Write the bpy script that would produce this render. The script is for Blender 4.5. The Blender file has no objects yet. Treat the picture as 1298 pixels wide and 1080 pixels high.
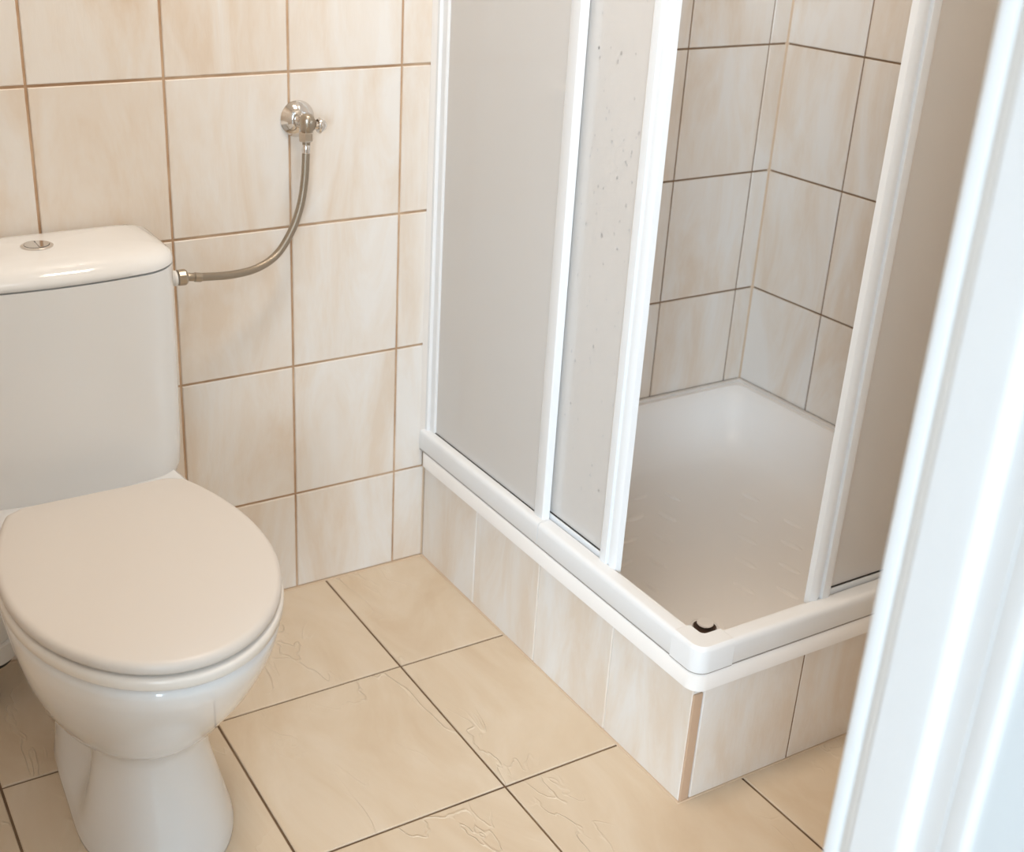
import bpy, bmesh, math, random
from mathutils import Vector, Matrix
random.seed(7)
PI = math.pi
S = bpy.context.scene
COL = S.collection

# ------------------------------------------------------------------ camera
cd = bpy.data.cameras.new('camera'); cam = bpy.data.objects.new('camera', cd); COL.objects.link(cam)
YAW, PIT, ROL = 0.5121, -0.4168, 0.0279
fw = Vector((math.sin(YAW)*math.cos(PIT), math.cos(YAW)*math.cos(PIT), math.sin(PIT)))
rt = Vector((math.cos(YAW), -math.sin(YAW), 0)); up = rt.cross(fw)
r2 = rt*math.cos(ROL) + up*math.sin(ROL); u2 = -rt*math.sin(ROL) + up*math.cos(ROL)
M = Matrix((r2, u2, -fw)).transposed().to_4x4(); M.translation = Vector((-1.0306, -1.8004, 1.2456))
cam.matrix_world = M
cd.sensor_fit = 'HORIZONTAL'; cd.sensor_width = 36.0; cd.lens = 1545.05/1298*36.0
cd.shift_x = (649-529.245)/1298; cd.shift_y = (509.862-540)/1298
cd.clip_start = 0.02
cd.dof.use_dof = True; cd.dof.focus_distance = 1.75; cd.dof.aperture_fstop = 6.3
S.camera = cam

# ------------------------------------------------------------------ world, light, exposure
w = bpy.data.worlds.new('world'); S.world = w; w.use_nodes = True
bg = w.node_tree.nodes['Background']; bg.inputs[0].default_value = (0.80, 0.90, 1.0, 1); bg.inputs[1].default_value = 1.0

def area(name, loc, target, sx, sy, power, col):
    ld = bpy.data.lights.new(name, 'AREA'); ld.shape = 'RECTANGLE'; ld.size = sx; ld.size_y = sy
    ld.energy = power; ld.color = col
    o = bpy.data.objects.new(name, ld); COL.objects.link(o); o.location = loc
    o.rotation_euler = (Vector(target)-Vector(loc)).to_track_quat('-Z', 'Y').to_euler()
    return o
# daylight through the hall window, behind the camera to the left
area('window_daylight', (-3.55, -4.66, 1.55), (-.6, -.9, .9), 1.8, 1.5, 190, (0.68, 0.865, 1.03))
# fill light added under the bathroom ceiling, no lamp known there
area('added_fill_light', (-0.28, -0.72, 2.37), (-0.28, -0.72, 0), 0.32, 0.32, 11, (1.0, 0.865, 0.72))
# weak fill light added in the hall, its source is made up
area('added_hall_fill_light', (-0.9, -2.6, 2.42), (-0.9, -2.6, 0), 0.40, 0.40, 3, (0.95, 0.97, 1.0))
S.view_settings.view_transform = 'Standard'; S.view_settings.look = 'None'
S.view_settings.exposure = 0.56; S.view_settings.gamma = 1.0; S.view_settings.use_curve_mapping = False
S.cycles.max_bounces = 12; S.cycles.diffuse_bounces = 7; S.cycles.glossy_bounces = 6; S.cycles.transmission_bounces = 8
S.cycles.use_denoising = True
S.cycles.sample_clamp_indirect = 6

# ------------------------------------------------------------------ materials
def mat(name, col=(.8, .8, .8), rough=.5, metal=0., spec=.5, coat=0.):
    m = bpy.data.materials.new(name); m.use_nodes = True
    b = m.node_tree.nodes['Principled BSDF']
    b.inputs['Base Color'].default_value = (*col, 1); b.inputs['Roughness'].default_value = rough
    b.inputs['Metallic'].default_value = metal; b.inputs['Specular IOR Level'].default_value = spec
    b.inputs['Coat Weight'].default_value = coat; b.inputs['Coat Roughness'].default_value = .06
    return m, m.node_tree, b

def lk(t, a, b): t.links.new(a, b)
def noise(t, vec, scale, detail=4, rough=.55, dist=0.):
    n = t.nodes.new('ShaderNodeTexNoise'); n.inputs['Scale'].default_value = scale
    n.inputs['Detail'].default_value = detail; n.inputs['Roughness'].default_value = rough
    n.inputs['Distortion'].default_value = dist
    if vec: lk(t, vec, n.inputs['Vector'])
    return n
def ramp(t, fac, stops):
    r = t.nodes.new('ShaderNodeValToRGB'); e = r.color_ramp.elements
    e[0].position, e[0].color = stops[0][0], (*stops[0][1], 1)
    e[1].position, e[1].color = stops[-1][0], (*stops[-1][1], 1)
    for p, c in stops[1:-1]:
        x = e.new(p); x.color = (*c, 1)
    lk(t, fac, r.inputs[0]); return r
def coords(t, scale=(1, 1, 1), rot=(0, 0, 0), shuffle=True):
    tc = t.nodes.new('ShaderNodeTexCoord'); mp = t.nodes.new('ShaderNodeMapping')
    mp.inputs['Scale'].default_value = scale; mp.inputs['Rotation'].default_value = rot
    if shuffle:
        oi = t.nodes.new('ShaderNodeObjectInfo'); mu = t.nodes.new('ShaderNodeMath'); mu.operation = 'MULTIPLY'
        mu.inputs[1].default_value = 37.0; lk(t, oi.outputs['Random'], mu.inputs[0])
        ad = t.nodes.new('ShaderNodeVectorMath'); ad.operation = 'ADD'
        lk(t, tc.outputs['Object'], ad.inputs[0]); lk(t, mu.outputs[0], ad.inputs[1])
        lk(t, ad.outputs[0], mp.inputs['Vector'])
    else: lk(t, tc.outputs['Object'], mp.inputs['Vector'])
    return mp.outputs[0]
def mixc(t, fac, a, b):
    m = t.nodes.new('ShaderNodeMix'); m.data_type = 'RGBA'
    lk(t, fac, m.inputs[0])
    for v, i in ((a, 6), (b, 7)):
        if isinstance(v, tuple): m.inputs[i].default_value = (*v, 1)
        else: lk(t, v, m.inputs[i])
    return m.outputs[2]
def bump(t, b, h, strength, dist=.002):
    n = t.nodes.new('ShaderNodeBump'); n.inputs['Strength'].default_value = strength; n.inputs['Distance'].default_value = dist
    lk(t, h, n.inputs['Height']); lk(t, n.outputs[0], b.inputs['Normal'])

# wall tile: peach cream with pale smears that run nearly upright
m_wall_tile, t, b = mat('wall_tile_glaze', rough=.28, spec=.4)
v = coords(t, (7.5, 7.5, 2.2), (0.0, 0.26, 0.0))
n1 = noise(t, v, 1.3, 5, .6, .7); n2 = noise(t, v, 4.5, 4, .6, .4)
c1 = ramp(t, n1.outputs[0], [(.38, (.725, .625, .525)), (.50, (.765, .70, .63)), (.62, (.79, .76, .725))])
c2 = ramp(t, n2.outputs[0], [(.42, (0, 0, 0)), (.75, (.42, .42, .42))])
cw = mixc(t, c2.outputs[0], c1.outputs[0], (.80, .775, .745))
lk(t, cw, b.inputs['Base Color'])
n4 = noise(t, coords(t, (26, 26, 5.5), (0, .42, 0)), 3.0, 3, .6, .5)
bump(t, b, n4.outputs[0], .28, .0012)

# floor tile: warm sand with fine low-relief veins
m_floor_tile, t, b = mat('floor_tile_glaze', rough=.30, spec=.45)
v = coords(t, (3.5, 1.6, 3.5), (0, 0, .5))
n1 = noise(t, v, 1.4, 5, .6, 1.6)
c1 = ramp(t, n1.outputs[0], [(.3, (.62, .49, .35)), (.5, (.67, .555, .42)), (.7, (.71, .61, .49))])
v2 = coords(t, (5, 2.2, 5), (0, 0, .45))
n3 = noise(t, v2, 2.3, 3.0, .5, .7)
vein = t.nodes.new('ShaderNodeMath'); vein.operation = 'SUBTRACT'; vein.inputs[1].default_value = .5; lk(t, n3.outputs[0], vein.inputs[0])
ab = t.nodes.new('ShaderNodeMath'); ab.operation = 'ABSOLUTE'; lk(t, vein.outputs[0], ab.inputs[0])
vr = ramp(t, ab.outputs[0], [(0, (1, 1, 1)), (.014, (0, 0, 0))])
msk = noise(t, v2, .9, 2, .5, 0); mr = ramp(t, msk.outputs[0], [(.50, (0, 0, 0)), (.62, (1, 1, 1))])
mm = t.nodes.new('ShaderNodeMath'); mm.operation = 'MULTIPLY'; lk(t, vr.outputs[0], mm.inputs[0]); lk(t, mr.outputs[0], mm.inputs[1])
m2 = t.nodes.new('ShaderNodeMath'); m2.operation = 'MULTIPLY'; m2.inputs[1].default_value = .35; lk(t, mm.outputs[0], m2.inputs[0])
lk(t, mixc(t, m2.outputs[0], c1.outputs[0], (.76, .66, .53)), b.inputs['Base Color'])
bump(t, b, mm.outputs[0], .8, .0015)

def grout(name, a, c):
    m, t, b = mat(name, rough=.9, spec=.2)
    n = noise(t, coords(t, (1, 1, 1), shuffle=False), 9, 4, .6)
    r = ramp(t, n.outputs[0], [(.35, a), (.65, c)]); lk(t, r.outputs[0], b.inputs['Base Color'])
    return m
m_grout_wall = grout('ochre_wall_grout', (.44, .28, .17), (.64, .47, .33))
m_grout_shower = grout('brown_shower_grout', (.24, .155, .095), (.33, .23, .155))
m_grout_floor = grout('brown_floor_grout', (.17, .11, .07), (.27, .19, .12))
m_grout_pale = grout('pale_grout', (.76, .71, .66), (.80, .77, .73))
m_sealant = mat('corner_sealant', (.62, .48, .35), .6)[0]
m_strip = mat('clay_edge_strip', (.56, .39, .27), .6)[0]
m_silicone = mat('white_silicone', (.74, .70, .66), .4)[0]
m_ceramic = mat('white_ceramic', (.785, .80, .815), .10, spec=.5, coat=.3)[0]
m_seat = mat('cream_seat_plastic', (.66, .625, .59), .36, spec=.4)[0]
m_seat_ring = mat('white_seat_plastic', (.80, .77, .73), .25, spec=.45)[0]
m_acrylic = mat('white_acrylic', (.875, .85, .825), .28, spec=.5)[0]
m_acrylic_floor = m_acrylic
m_alu = mat('white_painted_aluminium', (.79, .80, .81), .26, spec=.5)[0]
m_chrome = mat('chrome', (.74, .71, .68), .10, metal=1)[0]
m_nickel = mat('dull_nickel', (.44, .38, .31), .32, metal=1)[0]
m_rubber = mat('dark_rubber', (.03, .026, .022), .7)[0]
m_rail_shadow = mat('grey_rail_shadow', (.36, .33, .30), .6)[0]  # grey that stands in for the shadow under the rail
m_nut = mat('plated_nut', (.66, .60, .53), .22, metal=1)[0]
m_dark = mat('drain_opening', (.07, .04, .025), .8)[0]
m_pipe = mat('white_pipe_plastic', (.76, .75, .73), .3)[0]
m_door = mat('white_door_paint', (.66, .655, .65), .25, spec=.5)[0]
m_door_seal = mat('grey_beige_door_seal', (.53, .49, .45), .5)[0]
m_plaster, t, b = mat('white_plaster', (.80, .79, .77), .9, spec=.2)
n = noise(t, coords(t, shuffle=False), 60, 3); bump(t, b, n.outputs[0], .15, .001)
m_hall_floor = mat('hall_floor', (.36, .30, .24), .5)[0]
m_hall_wall = mat('hall_wall_paint', (.62, .61, .59), .8)[0]

# braided steel hose
m_braid, t, b = mat('braided_steel', (.52, .46, .37), .38, metal=.9)
tc = t.nodes.new('ShaderNodeTexCoord')
wv = t.nodes.new('ShaderNodeTexWave'); wv.inputs['Scale'].default_value = 330; wv.bands_direction = 'DIAGONAL'; lk(t, tc.outputs['Object'], wv.inputs['Vector'])
bump(t, b, wv.outputs[0], .3, .0004)
r = ramp(t, wv.outputs[0], [(0, (.27, .225, .17)), (1, (.46, .395, .32))]); lk(t, r.outputs[0], b.inputs['Base Color'])

# frosted pearl polystyrene panes: light scatters through, soft gloss
m_frost = bpy.data.materials.new('frosted_pane'); m_frost.use_nodes = True
t = m_frost.node_tree; t.nodes.remove(t.nodes['Principled BSDF']); out = t.nodes['Material Output']
tl = t.nodes.new('ShaderNodeBsdfTranslucent'); tl.inputs[0].default_value = (.98, .88, .77, 1)
df = t.nodes.new('ShaderNodeBsdfDiffuse'); df.inputs[0].default_value = (.94, .905, .865, 1)
rf = t.nodes.new('ShaderNodeBsdfRefraction'); rf.inputs['Roughness'].default_value = .40; rf.inputs['IOR'].default_value = 1.25; rf.inputs[0].default_value = (.98, .89, .79, 1)
gl = t.nodes.new('ShaderNodeBsdfGlossy'); gl.inputs['Roughness'].default_value = .10
mx1 = t.nodes.new('ShaderNodeMixShader'); mx1.inputs[0].default_value = .85; lk(t, tl.outputs[0], mx1.inputs[1]); lk(t, df.outputs[0], mx1.inputs[2])
mx2 = t.nodes.new('ShaderNodeMixShader'); mx2.inputs[0].default_value = .26; lk(t, mx1.outputs[0], mx2.inputs[1]); lk(t, rf.outputs[0], mx2.inputs[2])
fr = t.nodes.new('ShaderNodeFresnel'); fr.inputs[0].default_value = 1.6
mx3 = t.nodes.new('ShaderNodeMixShader'); lk(t, fr.outputs[0], mx3.inputs[0]); lk(t, mx2.outputs[0], mx3.inputs[1]); lk(t, gl.outputs[0], mx3.inputs[2])
lk(t, mx3.outputs[0], out.inputs[0])
m_drop = mat('water_drop', (.9, .92, .95), .02, spec=.6)[0]
m_drop.node_tree.nodes['Principled BSDF'].inputs['Transmission Weight'].default_value = 1.0
m_drop.node_tree.nodes['Principled BSDF'].inputs['IOR'].default_value = 1.33
m_winglass = mat('window_glass', (1, 1, 1), 0.0)[0]
m_winglass.node_tree.nodes['Principled BSDF'].inputs['Transmission Weight'].default_value = 1.0
m_winglass.node_tree.nodes['Principled BSDF'].inputs['IOR'].default_value = 1.02
m_lamp, t, b = mat('lamp_diffuser', (1, 1, 1), .5)
b.inputs['Emission Color'].default_value = (1, .92, .82, 1); b.inputs['Emission Strength'].default_value = 2.0

# ------------------------------------------------------------------ helpers
def mesh_from(bm, name, m, smooth=False, auto=None):
    me = bpy.data.meshes.new(name)
    bmesh.ops.recalc_face_normals(bm, faces=bm.faces[:])
    bm.to_mesh(me); bm.free()
    if m: me.materials.append(m)
    if smooth or auto:
        for p in me.polygons: p.use_smooth = True
        if auto: me.set_sharp_from_angle(angle=auto)
    return me
def obj(name, bm, m, parent=None, smooth=False, auto=None, loc=None):
    me = mesh_from(bm, name, m, smooth, auto)
    o = bpy.data.objects.new(name, me); COL.objects.link(o)
    if loc: o.location = loc
    if parent: o.parent = parent
    return o
def empty(name, loc=(0, 0, 0)):
    o = bpy.data.objects.new(name, None); COL.objects.link(o); o.location = loc; o.empty_display_size = .05
    return o
def tag(o, label=None, cat=None, group=None, kind=None):
    if label: o['label'] = label
    if cat: o['category'] = cat
    if group: o['group'] = group
    if kind: o['kind'] = kind
    return o
def bx(bm, a, b, bev=0., seg=2):
    """axis-aligned box from corner a to corner b"""
    x0, x1 = sorted((a[0], b[0])); y0, y1 = sorted((a[1], b[1])); z0, z1 = sorted((a[2], b[2]))
    r = bmesh.ops.create_cube(bm, size=1, matrix=Matrix.Translation(((x0+x1)/2, (y0+y1)/2, (z0+z1)/2)) @ Matrix.Diagonal((x1-x0, y1-y0, z1-z0, 1)))
    if bev > 0:
        es = list({e for v in r['verts'] for e in v.link_edges})
        bmesh.ops.bevel(bm, geom=es, offset=bev, segments=seg, profile=.5, affect='EDGES')
    return bm
def box(a, b, bev=0., seg=2): return bx(bmesh.new(), a, b, bev, seg)
def loft(loops, cap0=True, cap1=True, bm=None):
    bm = bm or bmesh.new(); rows = [[bm.verts.new(p) for p in L] for L in loops]
    n = len(rows[0])
    for r0, r1 in zip(rows, rows[1:]):
        for i in range(n):
            j = (i+1) % n; bm.faces.new((r0[i], r0[j], r1[j], r1[i]))
    if cap0: bm.faces.new(rows[0])
    if cap1: bm.faces.new(rows[-1])
    return bm
def prism(pts, z0, z1, bm=None): return loft([[(x, y, z0) for x, y in pts], [(x, y, z1) for x, y in pts]], bm=bm)
def lathe(prof, axis=(0, 0, 1), origin=(0, 0, 0), n=32, bm=None):
    """prof: (radius, height along axis)"""
    q = Vector(axis).to_track_quat('Z', 'Y'); o = Vector(origin)
    return loft([[tuple(o + q @ Vector((max(r, 1e-4)*math.cos(2*PI*i/n), max(r, 1e-4)*math.sin(2*PI*i/n), h))) for i in range(n)] for r, h in prof], bm=bm)
def catmull(P, k=8):
    P = [Vector(p) for p in P]; Q = [2*P[0]-P[1]]+P+[2*P[-1]-P[-2]]; out = []
    for i in range(1, len(Q)-2):
        for s in range(k):
            u = s/k; a, b, c, d = Q[i-1:i+3]
            out.append(.5*((2*b)+(c-a)*u+(2*a-5*b+4*c-d)*u*u+(3*b-a-3*c+d)*u**3))
    return out+[P[-1]]
def tube(P, r, n=14, bm=None):
    loops = []; nrm = None
    for i, p in enumerate(P):
        d = (P[min(i+1, len(P)-1)]-P[max(i-1, 0)]).normalized()
        nrm = (nrm - d*nrm.dot(d)).normalized() if nrm else d.orthogonal().normalized()
        bn = d.cross(nrm); rr = r(i/(len(P)-1)) if callable(r) else r
        loops.append([tuple(p+(nrm*math.cos(2*PI*k/n)+bn*math.sin(2*PI*k/n))*rr) for k in range(n)])
    return loft(loops, bm=bm)
def rrect(x0, x1, y0, y1, r, z, n=8):
    out = []
    for cx, cy, a0 in ((x1-r, y1-r, 0), (x0+r, y1-r, PI/2), (x0+r, y0+r, PI), (x1-r, y0+r, 1.5*PI)):
        for k in range(n+1):
            a = a0+PI/2*k/n; out.append((cx+r*math.cos(a), cy+r*math.sin(a), z))
    return out

# ------------------------------------------------------------------ setting: dimensions
H_ROOM = 2.40; XL = -1.36; XR = 0.784; YF = -1.35; YH = -1.44; D = 0.778
XV = -0.0646; HT = 0.2484; Z1 = 0.1968; G = .0021      # wall tile grid (20 x 25 cm), half joint
TT = .007                                              # tile thickness
tile_cache = {}
def tile(parent, kind, axis, a0, a1, b0, b1, face, mat_, out, th=TT, g=G):
    """one tile. axis 'y': lies in a plane of constant y (a = x, b = z); 'x': constant x (a = y, b = z); 'z': floor (a = x, b = y)
    face = the glazed plane, out = direction (+1/-1) the face looks along the axis"""
    a0 += g; a1 -= g; b0 += g; b1 -= g
    if a1-a0 < .004 or b1-b0 < .004: return
    w_, h_ = round(a1-a0, 4), round(b1-b0, 4); key = (kind, axis, w_, h_, out, th)
    if key not in tile_cache:
        bv = .0012; W2, H2 = w_/2, h_/2
        def P(a, b, d):
            d = d*out
            return {'y': (a, d, b), 'x': (d, a, b), 'z': (a, b, d)}[axis]
        L = [[P(s*W2, q*H2, -th) for s, q in ((-1, -1), (1, -1), (1, 1), (-1, 1))],
             [P(s*W2, q*H2, -bv) for s, q in ((-1, -1), (1, -1), (1, 1), (-1, 1))],
             [P(s*(W2-bv), q*(H2-bv), 0) for s, q in ((-1, -1), (1, -1), (1, 1), (-1, 1))]]
        tile_cache[key] = mesh_from(loft(L), 'tile', mat_)
    o = bpy.data.objects.new('tile', tile_cache[key]); COL.objects.link(o); o.parent = parent
    am, bm_ = (a0+a1)/2, (b0+b1)/2
    fc = face + out*random.uniform(-.0003, .0003)
    o.location = {'y': (am, fc, bm_), 'x': (fc, am, bm_), 'z': (am, bm_, fc)}[axis]
    return o
def cuts(lo, hi, origin, step):
    k = math.floor((lo-origin)/step); v = [lo]; x = origin+(k+1)*step
    while x < hi-1e-4:
        if x > lo+1e-4: v.append(x)
        x += step
    return v+[hi]
zc = cuts(0, H_ROOM, Z1, HT)
JR = .0028                                             # joints sit this far behind the glaze

# back wall: the wall body carries the ochre grout outside the shower, brown inside it
wb = obj('wall_back', box((XL, JR, 0), (-.004, .12, H_ROOM)), m_grout_wall); tag(wb, kind='structure')
obj('shower_grout', box((-.004, JR, 0), (XR+.12, .12, H_ROOM)), m_grout_shower, wb)
xs = cuts(XL, XR, XV, .2009)
for a0, a1 in zip(xs, xs[1:]):
    for b0, b1 in zip(zc, zc[1:]):
        if a0 > -.01 and b1 < .24: continue
        segs = [(a0, a1)]
        if a0 < 0 < a1: segs = [(a0, -.003), (-.0005, a1)] if b1 > .24 else [(a0, 0)]
        for s0, s1 in segs:
            tile(wb, 'w', 'y', s0, s1, max(b0, .236) if s0 > -.01 else b0, b1, 0, m_wall_tile, -1, g=.0019 if s0 > -.002 else G)
# right wall
wr = obj('wall_right', box((XR+JR, JR, 0), (XR+.12, YH, H_ROOM)), m_grout_shower); tag(wr, kind='structure')
ys = cuts(YF, 0, -.193, .2)
for a0, a1 in zip(ys, ys[1:]):
    for b0, b1 in zip(zc, zc[1:]):
        if b1 < .24 and a0 > -D: continue
        tile(wr, 'w', 'x', a0, a1, max(b0, .236) if a0 > -D else b0, b1, XR, m_wall_tile, -1, g=.0019)
# left wall
wl = obj('wall_left', box((XL-.12, .12, 0), (XL-JR, YH, H_ROOM)), m_grout_wall); tag(wl, kind='structure')
ys = cuts(YF, 0, -.1, .2)
for a0, a1 in zip(ys, ys[1:]):
    for b0, b1 in zip(zc, zc[1:]): tile(wl, 'w', 'x', a0, a1, b0, b1, XL, m_wall_tile, 1)
# wall with the doorway the photograph is taken through
DX0, DX1, DZ = -1.17, -.421, 2.04
bm = bmesh.new()
bx(bm, (DX1+.012, YF, 0), (XR+.12, YH, H_ROOM)); bx(bm, (XL-.12, YF, 0), (DX0-.012, YH, H_ROOM)); bx(bm, (DX0-.012, YF, DZ), (DX1+.012, YH, H_ROOM))
wf = obj('wall_front', bm, m_plaster); tag(wf, kind='structure')
# floor
fl = obj('floor', box((XL-.1, .1, -.06), (XR+.1, YH, -.0028)), m_grout_floor); tag(fl, kind='structure')
fx = cuts(XL, XR, -.2078, .3288); fy = cuts(YH, 0, -.3035, .3300)
for a0, a1 in zip(fx, fx[1:]):
    for b0, b1 in zip(fy, fy[1:]):
        if a0 > -.01 and b0 > -D+.001: continue
        tile(fl, 'f', 'z', a0, a1, b0, b1, 0, m_floor_tile, 1, th=.0025, g=.0019)
for pa, pb in (((XL, -.0035), (-.0025, .0028)), ((-.0035, -D-.003), (.0012, .0))):
    obj('perimeter_joint', box((*pa, -.0020), (*pb, .0014), .0008, 1), m_sealant, fl)
obj('perimeter_joint', box((.0, -D-.003, -.0020), (XR, -D+.001, .0012), .0008, 1), m_sealant, fl)
obj('corner_joint', box((-.0032, -.0005, .0012), (.0016, .0028, .2340), .0008, 1), m_sealant, fl)
ce = obj('ceiling', box((XL-.1, .1, H_ROOM), (XR+.1, YH, H_ROOM+.1)), m_plaster); tag(ce, kind='structure')
# sealant bead up the shower corner
bead = [(XR+.002, .002), (XR-.0040, .002), (XR-.0022, -.0022), (XR+.002, -.0040)]
tr = obj('trim_1', prism(bead, .236, H_ROOM), m_sealant); tag(tr, kind='structure')

# ------------------------------------------------------------------ hall behind the camera
HX0, HX1, HY = -4.7, 1.1, -4.6
tag(obj('floor_hall', box((HX0, YH, -.06), (HX1, HY, 0)), m_hall_floor), kind='structure')
tag(obj('ceiling_hall', box((HX0-.1, YH, 2.45), (HX1+.1, HY-.1, 2.55)), m_plaster), kind='structure')
tag(obj('wall_hall_left', box((HX0-.1, YH, 0), (HX0, HY-.1, 2.45)), m_hall_wall), kind='structure')
tag(obj('wall_hall_right', box((HX1, YH, 0), (HX1+.1, HY-.1, 2.45)), m_hall_wall), kind='structure')
bm = bmesh.new(); wx0, wx1, wz0, wz1 = -4.50, -2.55, .75, 2.3
bx(bm, (HX0, HY, 0), (wx0, HY-.1, 2.45)); bx(bm, (wx1, HY, 0), (HX1, HY-.1, 2.45)); bx(bm, (wx0, HY, 0), (wx1, HY-.1, wz0)); bx(bm, (wx0, HY, wz1), (wx1, HY-.1, 2.45))
tag(obj('wall_hall_back', bm, m_hall_wall), kind='structure')
tag(obj('wall_hall_side', box((HX0, YH, 0), (XL-.12, YH+.1, 2.45)), m_hall_wall), kind='structure')
wn = empty('window_1', ((wx0+wx1)/2, HY, wz0)); tag(wn, kind='structure')
cx = (wx0+wx1)/2
bm = bmesh.new()
for a, b_ in (((wx0, wz0), (wx0+.05, wz1)), ((wx1-.05, wz0), (wx1, wz1)), ((cx-.03, wz0), (cx+.03, wz1)), ((wx0, wz0), (wx1, wz0+.05)), ((wx0, wz1-.05), (wx1, wz1))):
    bx(bm, (a[0]-cx, .0, a[1]-wz0), (b_[0]-cx, -.05, b_[1]-wz0), .004)
obj('window_frame', bm, m_door, wn)

# ------------------------------------------------------------------ door frame at the right edge of the picture
d1 = empty('door_1', (DX1, -1.40, 0)); tag(d1, kind='structure')
def loc(pts, ox=DX1, oy=-1.40): return [(x-ox, y-oy) for x, y in pts]
arc = lambda cx, cy, r, a0, a1, n=6: [(cx+r*math.cos(a0+(a1-a0)*k/n), cy+r*math.sin(a0+(a1-a0)*k/n)) for k in range(n+1)]
# stop bead on the bathroom side
stop = [(-.405, -1.346), (-.4195, -1.346)] + arc(-.4195, -1.3495, .0030, PI*.5, PI, 5) + [(-.4227, -1.3570), (-.4215, -1.3592), (-.405, -1.3592)]
obj('door_stop_bead', prism(loc(stop), 0, DZ), m_door, d1, auto=.6)
obj('door_seal', prism(loc([(-.400, -1.3593), (-.4200, -1.3593), (-.4207, -1.3640), (-.4203, -1.3678), (-.400, -1.3678)]), 0, DZ), m_door_seal, d1)
jamb = [(-.395, -1.3679), (-.4208, -1.3679), (-.4222, -1.3690), (-.4240, -1.3990)] + arc(-.4190, -1.4040, .0052, PI, PI*1.40, 6) + [(-.4150, -1.4125), (-.4190, -1.4310), (-.395, -1.4310)]
obj('door_jamb', prism(loc(jamb), 0, DZ), m_door, d1, auto=.35)
arch = [(-.395, -1.4312), (-.4180, -1.4312), (-.4205, -1.4380)] + arc(-.4155, -1.4460, .0058, PI*.9, PI*1.5) + [(-.405, -1.4505), (-.345, -1.4505), (-.340, -1.4470), (-.340, -1.4400), (-.395, -1.4400)]
obj('architrave', prism(loc(arch), 0, DZ+.07), m_door, d1, auto=.6)
obj('head_jamb', box((DX0-DX1-.01, .055, DZ-.004), (.012, -.045, DZ+.02), .002), m_door, d1)
obj('head_architrave', box((DX0-DX1-.08, -.040, DZ), (.08, -.0505, DZ+.07), .002), m_door, d1)
obj('door_jamb', box((DX0-DX1-.012, .055, 0), (DX0-DX1+.006, -.045, DZ), .002), m_door, d1)
obj('architrave', box((DX0-DX1-.08, -.040, 0), (DX0-DX1, -.0505, DZ), .002), m_door, d1)

# ------------------------------------------------------------------ tiled plinth under the shower tray
pl = empty('tiled_plinth', (0, 0, 0))
tag(pl, 'low peach tiled plinth with a clay corner strip under the shower tray', 'plinth')
bm = bmesh.new()
for a_, b_ in (((.0028, 0), (.030, -D+.0028)), ((.030, -D+.030), (XR, -D+.0028))): bx(bm, (*a_, 0), (*b_, .2050))
bx(bm, (.030, 0, 0), (XR, -D+.030, .085))
obj('mortar_core', bm, m_grout_pale, pl)
jy = [0, -.194, -.394, -.594, -D+.001]
for a1, a0 in zip(jy, jy[1:]): tile(pl, 'p', 'x', a0, a1, -.0008, .2045, 0, m_wall_tile, -1, th=.003, g=.0013)
jx = [.019, .2115, .4115, .6115, XR]
for a0, a1 in zip(jx, jx[1:]): tile(pl, 'p', 'y', a0, a1, -.0008, .2045, -D, m_wall_tile, -1, th=.003, g=.0012)
for x in jx[1:-1]:
    obj('dark_joint', box((x-.0012, -D+.0005, .001), (x+.0012, -D+.004, .2045)), m_grout_shower, pl)
tag(obj('corner_strip', box((.0012, -D-.0004, .001), (.0175, -D+.012, .190), .0012), m_strip, pl), 'brown clay strip at the outer corner')

# ------------------------------------------------------------------ shower tray
ty = empty('shower_tray', (.39, -.39, .2045))
tag(ty, 'square white acrylic shower tray with slip ridges, set on the tiled plinth', 'shower tray')
TO = Vector((.39, -.39, .2045))
prof = [  # inset, z, corner radius
    (-.0025, .2055, .022), (-.0025, .2300, .022), (.000, .2332, .022), (.030, .2335, .020), (.036, .2320, .022),
    (.041, .2270, .030), (.046, .2150, .042), (.054, .1850, .052), (.066, .1500, .066), (.082, .1230, .080), (.105, .1080, .090), (.140, .1010, .095), (.200, .0995, .10)]
loops = []
for ins, z, r in prof:
    # lips overhang only the two open sides; at the walls the rim is narrower
    iw = max(ins, 0)*.62 if ins < .036 else ins-.018
    loops.append([(p[0]-TO.x, p[1]-TO.y, p[2]-TO.z) for p in rrect(-.011+ins, XR-.0015-iw, -D-.011+ins, -.0015-iw, r, z, 10)])
obj('basin', loft(loops, cap0=False, cap1=True), m_acrylic, ty, auto=.7)
# raised bead against the walls
bead = [(.022, -.0015), (.022, -.009), (XR-.012, -.009), (XR-.009, -.012), (XR-.009, -D+.022), (XR-.0015, -D+.022), (XR-.0015, -.0015)]
obj('wall_bead', prism([(x-TO.x, y-TO.y) for x, y in bead], .232-TO.z, .2385-TO.z), m_silicone, ty)
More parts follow.
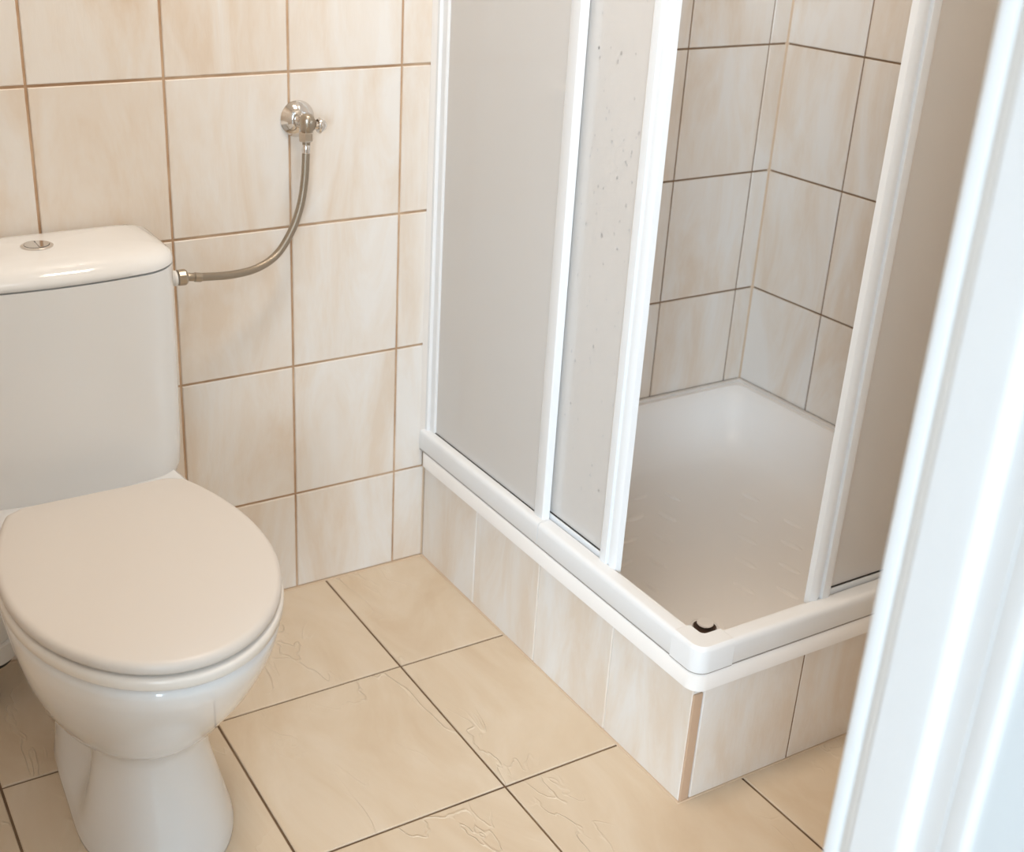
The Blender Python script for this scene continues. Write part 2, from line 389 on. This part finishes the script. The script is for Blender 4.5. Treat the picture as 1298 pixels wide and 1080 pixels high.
# slip ridges (thin lens bars), herringbone columns
ridge_me = {}
def ridge(x, y, ang, L=.050):
    if 'r' not in ridge_me:
        bmr = bmesh.new()
        rings = [[(L/2*f*math.cos(2*PI*k/20), .0085*f*math.sin(2*PI*k/20), h) for k in range(20)] for f, h in ((1, 0), (.88, .0009), (.70, .0021), (.50, .0029), (.25, .0033))]
        loft(rings, cap0=False, bm=bmr); ridge_me['r'] = mesh_from(bmr, 'slip_ridge', m_acrylic, True)
    o = bpy.data.objects.new('slip_ridge', ridge_me['r']); COL.objects.link(o); o.parent = ty
    o.location = (x-TO.x, y-TO.y, .0994-TO.z); o.rotation_euler = (0, 0, ang)
st = .0625
for k in range(7):
    xa, ya = .37+k*st*.985, -.493+k*st
    if xa < .70: ridge(xa, ya, PI/2+.12)
    xb, yb = .428+k*st, -.539+k*st*.94
    if xb < .70: ridge(xb, yb, PI/2+.12)
    xc, yc = .226+k*st, -.420+k*st
    if yc < -.1: ridge(xc, yc, PI/2+.10)
    xd, yd = .165+k*st, -.395+k*st
    if yd < -.1: ridge(xd, yd, .10)
# drain
DC = Vector((.226, -.556, .0995))
dl = Vector(DC)-TO
obj('drain_flange', lathe([(.032, -.002), (.034, .0012), (.0332, .0026), (.027, .0016), (.024, .0010), (.020, -.004), (.0195, -.010)], origin=dl, n=40), m_acrylic, ty, auto=.6)
obj('drain_hole', lathe([(.0197, -.010), (.0197, .0011), (.0192, .0011), (.0190, -.008)], origin=dl, n=40), m_dark, ty)
obj('drain_hole', lathe([(.0185, .0004), (.0185, .0012)], origin=dl, n=32), m_dark, ty)
obj('drain_cap', lathe([(.004, .001), (.004, .006), (.0125, .007), (.0138, .0085), (.0132, .0105), (.0, .0112)], origin=dl, n=32), m_acrylic, ty, auto=.6)

# ------------------------------------------------------------------ shower enclosure
en = empty('shower_enclosure', (0, 0, .2335))
tag(en, 'white framed corner shower screen with frosted sliding panes, standing on the tray rim', 'shower screen')
EZ = .2335; RT = .274; TOP = 1.86
def L_(a, b, z): return (a, b, z-EZ)                     # left side: a = across (outward is -), b = along (0 at wall .. -D at corner)
def F_(a, b, z): return (XR+b, -D+a, z-EZ)               # front side: mirrored about the tray's diagonal
def eprism(T, pts, z0, z1):
    return loft([[T(a, b, z0) for a, b in pts], [T(a, b, z1) for a, b in pts]])
def ebox(T, a0, a1, b0, b1, z0, z1, bev=0.):
    p, q = T(a0, b0, z0), T(a1, b1, z1); return box(p, q, bev)
def rail_sec(T, b0, b1, z0, zt, flip=False):
    """bottom rail section swept along b: outer face with a soft top edge and two tracks behind"""
    s = [(-.0112, 0), (-.0125, .002), (-.0125, .030), (-.0118, .036), (-.009, .0395), (-.005, .0405), (.0115, .0405), (.0115, .034), (.0200, .034), (.0200, 0)]
    if flip: s = [(a, .04-h) for a, h in s]
    return loft([[T(a, b0, z0+h) for a, h in s], [T(a, b1, z0+h) for a, h in s]])
def half(T, side):
    obj('bottom_rail', rail_sec(T, -.001, -.3965, EZ+.0020, RT), m_alu, en, auto=.9)
    obj('bottom_rail', rail_sec(T, -.3975, -.733, EZ+.0020, RT), m_alu, en, auto=.9)
    obj('rail_shadow_strip', ebox(T, -.0118, .010, -.001, -.755, EZ+.0002, EZ+.0019), m_rail_shadow, en)  # thin grey strip drawn as the rail's bottom edge shadow
    obj('top_rail', rail_sec(T, -.001, -.733, TOP-.04, TOP, True), m_alu, en, auto=.9)
    # wall profile, stepped
    wp = [(-.0045, -.0005), (-.0045, -.013), (-.0015, -.0145), (.001, -.015), (.001, -.029), (.003, -.031), (.010, -.031), (.010, -.026), (.018, -.026), (.018, -.0005)]
    obj('wall_profile', eprism(T, wp, RT+.0005, TOP-.04), m_alu, en)
    obj('silicone_joint', eprism(T, [(-.0046, -.0003), (-.0115, -.0003), (-.009, -.003), (-.0046, -.007)], .236, TOP), m_silicone, en)
    # fixed pane
    fp = obj('fixed_pane', ebox(T, .0055, .0090, -.026, -.370, RT+.0006, TOP-.04), m_frost, en)
    obj('pane_gasket', ebox(T, .0030, .0052, -.031, -.364, RT+.0006, RT+.0026), m_rubber, fp)
    stp = [(.0125, -.3645), (.0015, -.3650), (-.0005, -.3680), (-.0005, -.3900), (.0008, -.3915), (.0125, -.3925)]
    obj('stile', eprism(T, stp, RT-.008, TOP-.04), m_alu, en, auto=.7)
    # sliding door
    dr = obj('sliding_door', ebox(T, .0150, .0250, -.192, -.535, RT-.0045, RT+.0095, .001), m_alu, en)
    dr.data.name = 'sliding_door'
    obj('pane', ebox(T, .0185, .0215, -.200, -.532, RT+.0098, TOP-.06), m_frost, dr)
    obj('pane_gasket', ebox(T, .0165, .0184, -.215, -.531, RT+.0098, RT+.0112), m_rubber, dr)
    obj('top_bar', ebox(T, .0150, .0250, -.192, -.535, TOP-.06, TOP-.04, .001), m_alu, dr)
    sp = [(.0220, -.530), (.0140, -.530), (.0095, -.5325), (.0085, -.5370), (.0090, -.5470), (.0135, -.5480), (.0140, -.5545), (.0100, -.5555), (.0102, -.5620), (.0135, -.5680), (.0220, -.5700)]
    obj('stile', eprism(T, sp, RT-.004, TOP-.05), m_alu, dr, auto=.7)
    sp = [(.0240, -.1880), (.0120, -.1880), (.0105, -.1920), (.0105, -.2080), (.0120, -.2120), (.0240, -.2120)]
    obj('stile', eprism(T, sp, RT-.004, TOP-.05), m_alu, dr, auto=.7)
    return dr
dl_ = half(L_, 'left'); dr_ = half(F_, 'front')
# moulded corner connectors, bottom and top
for z0, nm in ((EZ+.0020, 'corner_connector'), (TOP-.0405, 'corner_connector')):
    def outline(ins, z):
        r = max(.022-ins, .004); x0, y0 = -.0133+ins, -D-.0133+ins
        pts = [(x0, -.7335)] + [(x0+r+r*math.cos(a), y0+r+r*math.sin(a)) for a in [PI+PI/2*k/10 for k in range(11)]] + [(XR-.7335, y0)]
        pts += [(XR-.7335, -D+.018), (.026, -D+.018)] + [(.018+.008-.008*math.sin(PI/2*k/4), -D+.018+.008-.008*math.cos(PI/2*k/4)) for k in range(1, 5)] + [(.018, -.7335)]
        return [(x, y, z-EZ) for x, y in pts]
    if z0 < 1: obj('rail_shadow_strip', loft([outline(.0004, EZ+.0002), outline(.0004, EZ+.0019)]), m_rail_shadow, en)  # the drawn shadow line continued round the corner
    obj(nm, loft([outline(0, z0), outline(0, z0+.034), outline(.0015, z0+.038), outline(.005, z0+.0408)]), m_alu, en, auto=.6)
# splashed droplets on the sliding pane of the left side
bm = bmesh.new()
for k in range(85):
    b_ = random.uniform(-.40, -.525); z = random.uniform(.36, 1.15) if k > 40 else random.gauss(.80, .16)
    r_ = random.uniform(.0010, .0021)
    bmesh.ops.create_icosphere(bm, subdivisions=1, radius=1, matrix=Matrix.Translation((.0184, b_, z-EZ)) @ Matrix.Diagonal((r_*.5, r_, r_*1.5, 1)))
o = obj('water_drops', bm, m_drop, dl_, smooth=True); tag(o, kind='stuff')

# ------------------------------------------------------------------ toilet
TX = -.683   # toilet centre line
to = empty('toilet', (TX, -.38, 0))
tag(to, 'white close-coupled toilet with closed cream lid against the tiled wall', 'toilet')
OY = -.38
def egg(hw, hb, yb, yc, yf, z, dent=0., dy=-.372, dwid=.055, n=40, e=2.0, rc=.02):
    """outline of bowl, seat and lid in the toilet's own frame, straight hinge side"""
    right = []
    for k in range(n+1):                      # back corner to front tip
        s = k/n
        if s < .4:
            y = yb+(yc-yb)*(s/.4); h = hw-(hw-hb)*((y-yc)/(yb-yc))**2
            d = yb-y
            if d < rc: h -= rc-math.sqrt(max(rc*rc-(rc-d)**2, 0))
        else:
            a = (s-.4)/.6*PI/2; y = yc+(yf-yc)*math.sin(a)**(2/e) if e != 2 else yc+(yf-yc)*math.sin(a)
            h = hw*math.cos(a) if e == 2 else hw*max(math.cos(a), 0)**(2/e)
        h *= 1-dent*math.exp(-((y-dy)/dwid)**2)
        right.append((max(h, 0), y))
    P = [(h, y-OY, z) for h, y in right[:-1]]+[(0, yf-OY, z)]+[(-h, y-OY, z) for h, y in reversed(right[:-1])]
    return P
bowl = [  # hw, hb, yb, yc, yf, z, dent
    (.108, .092, -.235, -.44, -.598, .000, .02), (.108, .092, -.235, -.44, -.598, .006, .02), (.104, .090, -.238, -.44, -.591, .022, .08), (.098, .088, -.240, -.44, -.575, .050, .26),
    (.092, .086, -.235, -.43, -.560, .085, .42), (.087, .085, -.230, -.42, -.548, .120, .46), (.085, .085, -.220, -.42, -.541, .150, .38),
    (.090, .086, -.20, -.42, -.541, .168, .16), (.103, .090, -.17, -.42, -.556, .180, .04), (.118, .094, -.14, -.43, -.577, .200, 0), (.134, .098, -.10, -.44, -.606, .235, 0), (.149, .104, -.07, -.45, -.640, .275, 0),
    (.159, .110, -.05, -.46, -.668, .315, 0), (.165, .116, -.03, -.47, -.690, .350, 0), (.1675, .120, -.03, -.47, -.703, .376, 0), (.1665, .120, -.03, -.47, -.703, .386, 0), (.160, .116, -.035, -.47, -.697, .390, 0)]
obj('bowl', loft([egg(a, b_, c, d, e_, z, dn) for a, b_, c, d, e_, z, dn in bowl]), m_ceramic, to, smooth=True)
def slab(name, z0, z1, grow, m, rnd, dome=0.):
    L = []
    def ring(ins, z): L.append(egg(.170+grow-ins, .121+grow-ins, -.268+grow-ins, -.47, -.708-grow+ins, z, rc=.016))
    ring(rnd*.5, z0); ring(0, z0+rnd*.5); ring(0, z1-rnd)
    for k in range(1, 5):
        a = PI/2*k/4; ring(rnd*(1-math.cos(a)), z1-rnd+rnd*math.sin(a))
    ring(.05, z1+dome); ring(.10, z1+dome*1.3)
    return obj(name, loft(L), m, to, auto=.9)
slab('seat', .3935, .4100, .0015, m_seat_ring, .006)
slab('lid', .4125, .4300, -.0005, m_seat, .009, .0012)
for s in (-1, 1):
    obj('hinge', tube([Vector((s*.075-.022, -.258-OY, .404)), Vector((s*.075+.022, -.258-OY, .404))], .0095, 16), m_seat_ring, to, smooth=False, auto=.6)
def cist(hw, yb, yf, z, ox=0.):
    """D-shaped plan: flat back, bowed front with soft corners"""
    P = []; n = 48; r = .055; bow = .022
    for k in range(n+1):
        u = -1+2*k/n; x = hw*math.sin(u*PI/2)
        d = hw-abs(x); y = yf+bow*(x/hw)**2
        if d < r: y += (r-math.sqrt(max(r*r-(r-d)**2, 0)))*1.0
        P.append((x+ox, y-OY, z))
    P += [(hw+ox, yf+bow+r+.02-OY, z), (hw+ox, yb-.012-OY, z), (hw-.012+ox, yb-OY, z), (-hw+.012+ox, yb-OY, z), (-hw+ox, yb-.012-OY, z), (-hw+ox, yf+bow+r+.02-OY, z)]
    return P
cs = [(.120, -.03, -.150, .3600), (.145, -.022, -.176, .3625), (.158, -.016, -.192, .368), (.1645, -.012, -.2005, .378), (.1675, -.010, -.2045, .393), (.1690, -.010, -.2060, .430), (.1710, -.010, -.2055, .55), (.1730, -.010, -.2035, .66), (.1735, -.010, -.2030, .7075)]
ci = obj('cistern', loft([cist(a, b_, c, z, -.002) for a, b_, c, z in cs]), m_ceramic, to, auto=.9)
ls = [(.172, -.011, -.2015, .7090), (.1740, -.010, -.2040, .7110), (.1740, -.010, -.2035, .7170), (.1720, -.0115, -.2000, .7230)]
LL = [cist(a, b_, c, z, -.002) for a, b_, c, z in ls]
yc_ = -.095-OY
for f, z in ((.955, .7285), (.88, .7330), (.76, .7365), (.58, .7390), (.36, .7402), (.12, .7407)):
    LL.append([(-.002+(x+.002)*f, yc_+(y-yc_)*(f if y < yc_ else min(1, f*1.06)), z) for x, y, _ in LL[3]])
cl = obj('cistern_lid', loft(LL), m_ceramic, to, auto=1.0)
bt = Vector((-.012, -.103-OY, .7395))
fb = obj('flush_button', lathe([(.0225, -.002), (.0225, .0022), (.0205, .0034), (.0180, .0034), (.0178, .0018)], origin=bt, n=40), m_chrome, to, auto=.6)
for s in (-1, 1):
    P = [(0.0007*s, -.0165)] + [(s*(.0007+.0165*math.cos(a)), .0168*math.sin(a)) for a in [-PI/2+PI*k/16 for k in range(17)]] + [(0.0007*s, .0165)]
    obj('button_half', prism([(x+bt.x, y+bt.y) for x, y in P], bt.z+.0005, bt.z+.0038+(.0006 if s > 0 else 0)), m_chrome, fb)
# outlet pipe behind the bowl, on the left
pth = catmull([(-.153, -.085-OY, .100), (-.153, -.085-OY, .15), (-.148, -.085-OY, .20), (-.115, -.085-OY, .245), (-.06, -.09-OY, .26)], 6)
wpipe = obj('waste_pipe', tube(pth, .047, 28), m_pipe, to, auto=1.0)
obj('pipe_socket', lathe([(.040, .086), (.0490, .089), (.0515, .095), (.0515, .122), (.048, .126)], origin=(-.153, -.085-OY, 0), n=32), m_pipe, wpipe, auto=.6)
obj('rubber_seal', lathe([(.012, .0), (.012, .076), (.041, .078), (.042, .086)], origin=(-.153, -.085-OY, 0), n=32), m_rubber, wpipe, auto=.6)

# ------------------------------------------------------------------ angle valve on the wall
VX, VZ = -.2525, .869
va = empty('angle_valve', (VX, 0, VZ)); tag(va, 'chrome angle stop valve with round wall plate on the tiled wall', 'valve')
N = (0, -1, 0)
obj('wall_plate', lathe([(.0285, .0004), (.0290, .002), (.0275, .004), (.0210, .0105), (.0150, .0150), (.0125, .0160)], axis=N, n=48), m_chrome, va, auto=.8)
obj('collar', lathe([(.0105, .012), (.0112, .017), (.0098, .019), (.0088, .020), (.0088, .052)], axis=N, n=32), m_chrome, va, auto=.6)
vb = lathe([(.002, .0155), (.0070, .0145), (.0105, .0110), (.0118, .0060), (.0118, -.0080), (.0100, -.0105), (.0085, -.0130)], origin=(-.008, -.058, .003), n=32)
lathe([(.0085, -.002), (.0090, .010), (.0080, .0150), (.004, .0165)], axis=(.35, -1, 0), origin=(-.008, -.054, .004), n=28, bm=vb)
obj('valve_body', vb, m_nickel, va, auto=.7)
obj('handle_stem', lathe([(.0062, .004), (.0062, .016)], axis=(1, -.15, 0), origin=(-.004, -.058, -.001), n=20), m_chrome, va, auto=.6)
hp = [(.008, .009, .0105), (.0115, .0105, .0125), (.0150, .0090, .0105), (.0210, .0055, .0070), (.0235, .002, .003)]
bm = loft([[(x, -.061+ry*math.cos(a), -.001+rz*math.sin(a)) for a in [2*PI*k/20 for k in range(20)]] for x, ry, rz in hp])
obj('handle', bm, m_chrome, va, auto=.9)

# ------------------------------------------------------------------ braided hose from valve to cistern
HP = [(-0.262, -0.057, 0.846), (-0.263, -0.057, 0.825), (-0.265, -0.056, 0.787), (-0.272, -0.054, 0.743), (-0.287, -0.052, 0.703), (-0.313, -0.052, 0.667), (-0.351, -0.06, 0.651), (-0.397, -0.075, 0.651), (-0.441, -0.09, 0.658), (-0.469, -0.1, 0.664), (-0.48, -0.1, 0.666)]
h0 = Vector(HP[0])
ho = empty('braided_hose', tuple(h0)); tag(ho, 'curved braided steel water hose running from the wall valve to the cistern', 'hose')
P = [Vector(p)-h0 for p in HP]
obj('hose_tube', tube(catmull(P, 10), .0063, 14), m_braid, ho, smooth=True)
obj('nut', lathe([(.0095, -.001), (.0118, .0005), (.0122, .002), (.0122, .0125), (.0110, .0150), (.0065, .0155)], axis=(0, 0, -1), origin=(0, 0, .0135), n=6), m_nut, ho)
obj('ferrule', lathe([(.0058, -.008), (.0058, .006), (.0068, .008), (.0068, .018), (.0062, .020)], axis=(P[1]-P[0]).normalized(), origin=tuple(P[0]), n=20), m_chrome, ho, auto=.6)
e = P[-1]; ed = (P[-1]-P[-2]).normalized()
obj('ferrule', lathe([(.0066, -.024), (.0072, -.022), (.0072, -.013), (.0052, -.011), (.0052, .004)], axis=ed, origin=tuple(e), n=20), m_nickel, ho, auto=.6)
obj('nut', lathe([(.0065, -.001), (.0105, .000), (.0125, .003), (.0125, .013), (.0110, .0145)], axis=(-1, 0, 0), origin=tuple(e), n=12), m_nickel, ho)
obj('plastic_washer', lathe([(.0115, .0), (.0120, .004), (.0095, .0075)], axis=(-1, 0, 0), origin=tuple(e+Vector((-.016, 0, 0))), n=24), m_pipe, ho, auto=.6)

# ------------------------------------------------------------------ made-up housings for the two added fill lights
lp = empty('added_fill_lamp', (-.28, -.72, H_ROOM)); tag(lp, 'square white fill lamp added out of view above the bathroom floor', 'lamp')
obj('housing', box((-.17, -.17, 0), (.17, .17, -.022), .004), m_door, lp)
hl = empty('added_hall_fill_lamp', (-.9, -2.6, 2.45)); tag(hl, 'square white fill lamp added out of view in the hall outside the bathroom', 'lamp')
obj('housing', box((-.22, -.22, 0), (.22, .22, -.022), .004), m_door, hl)
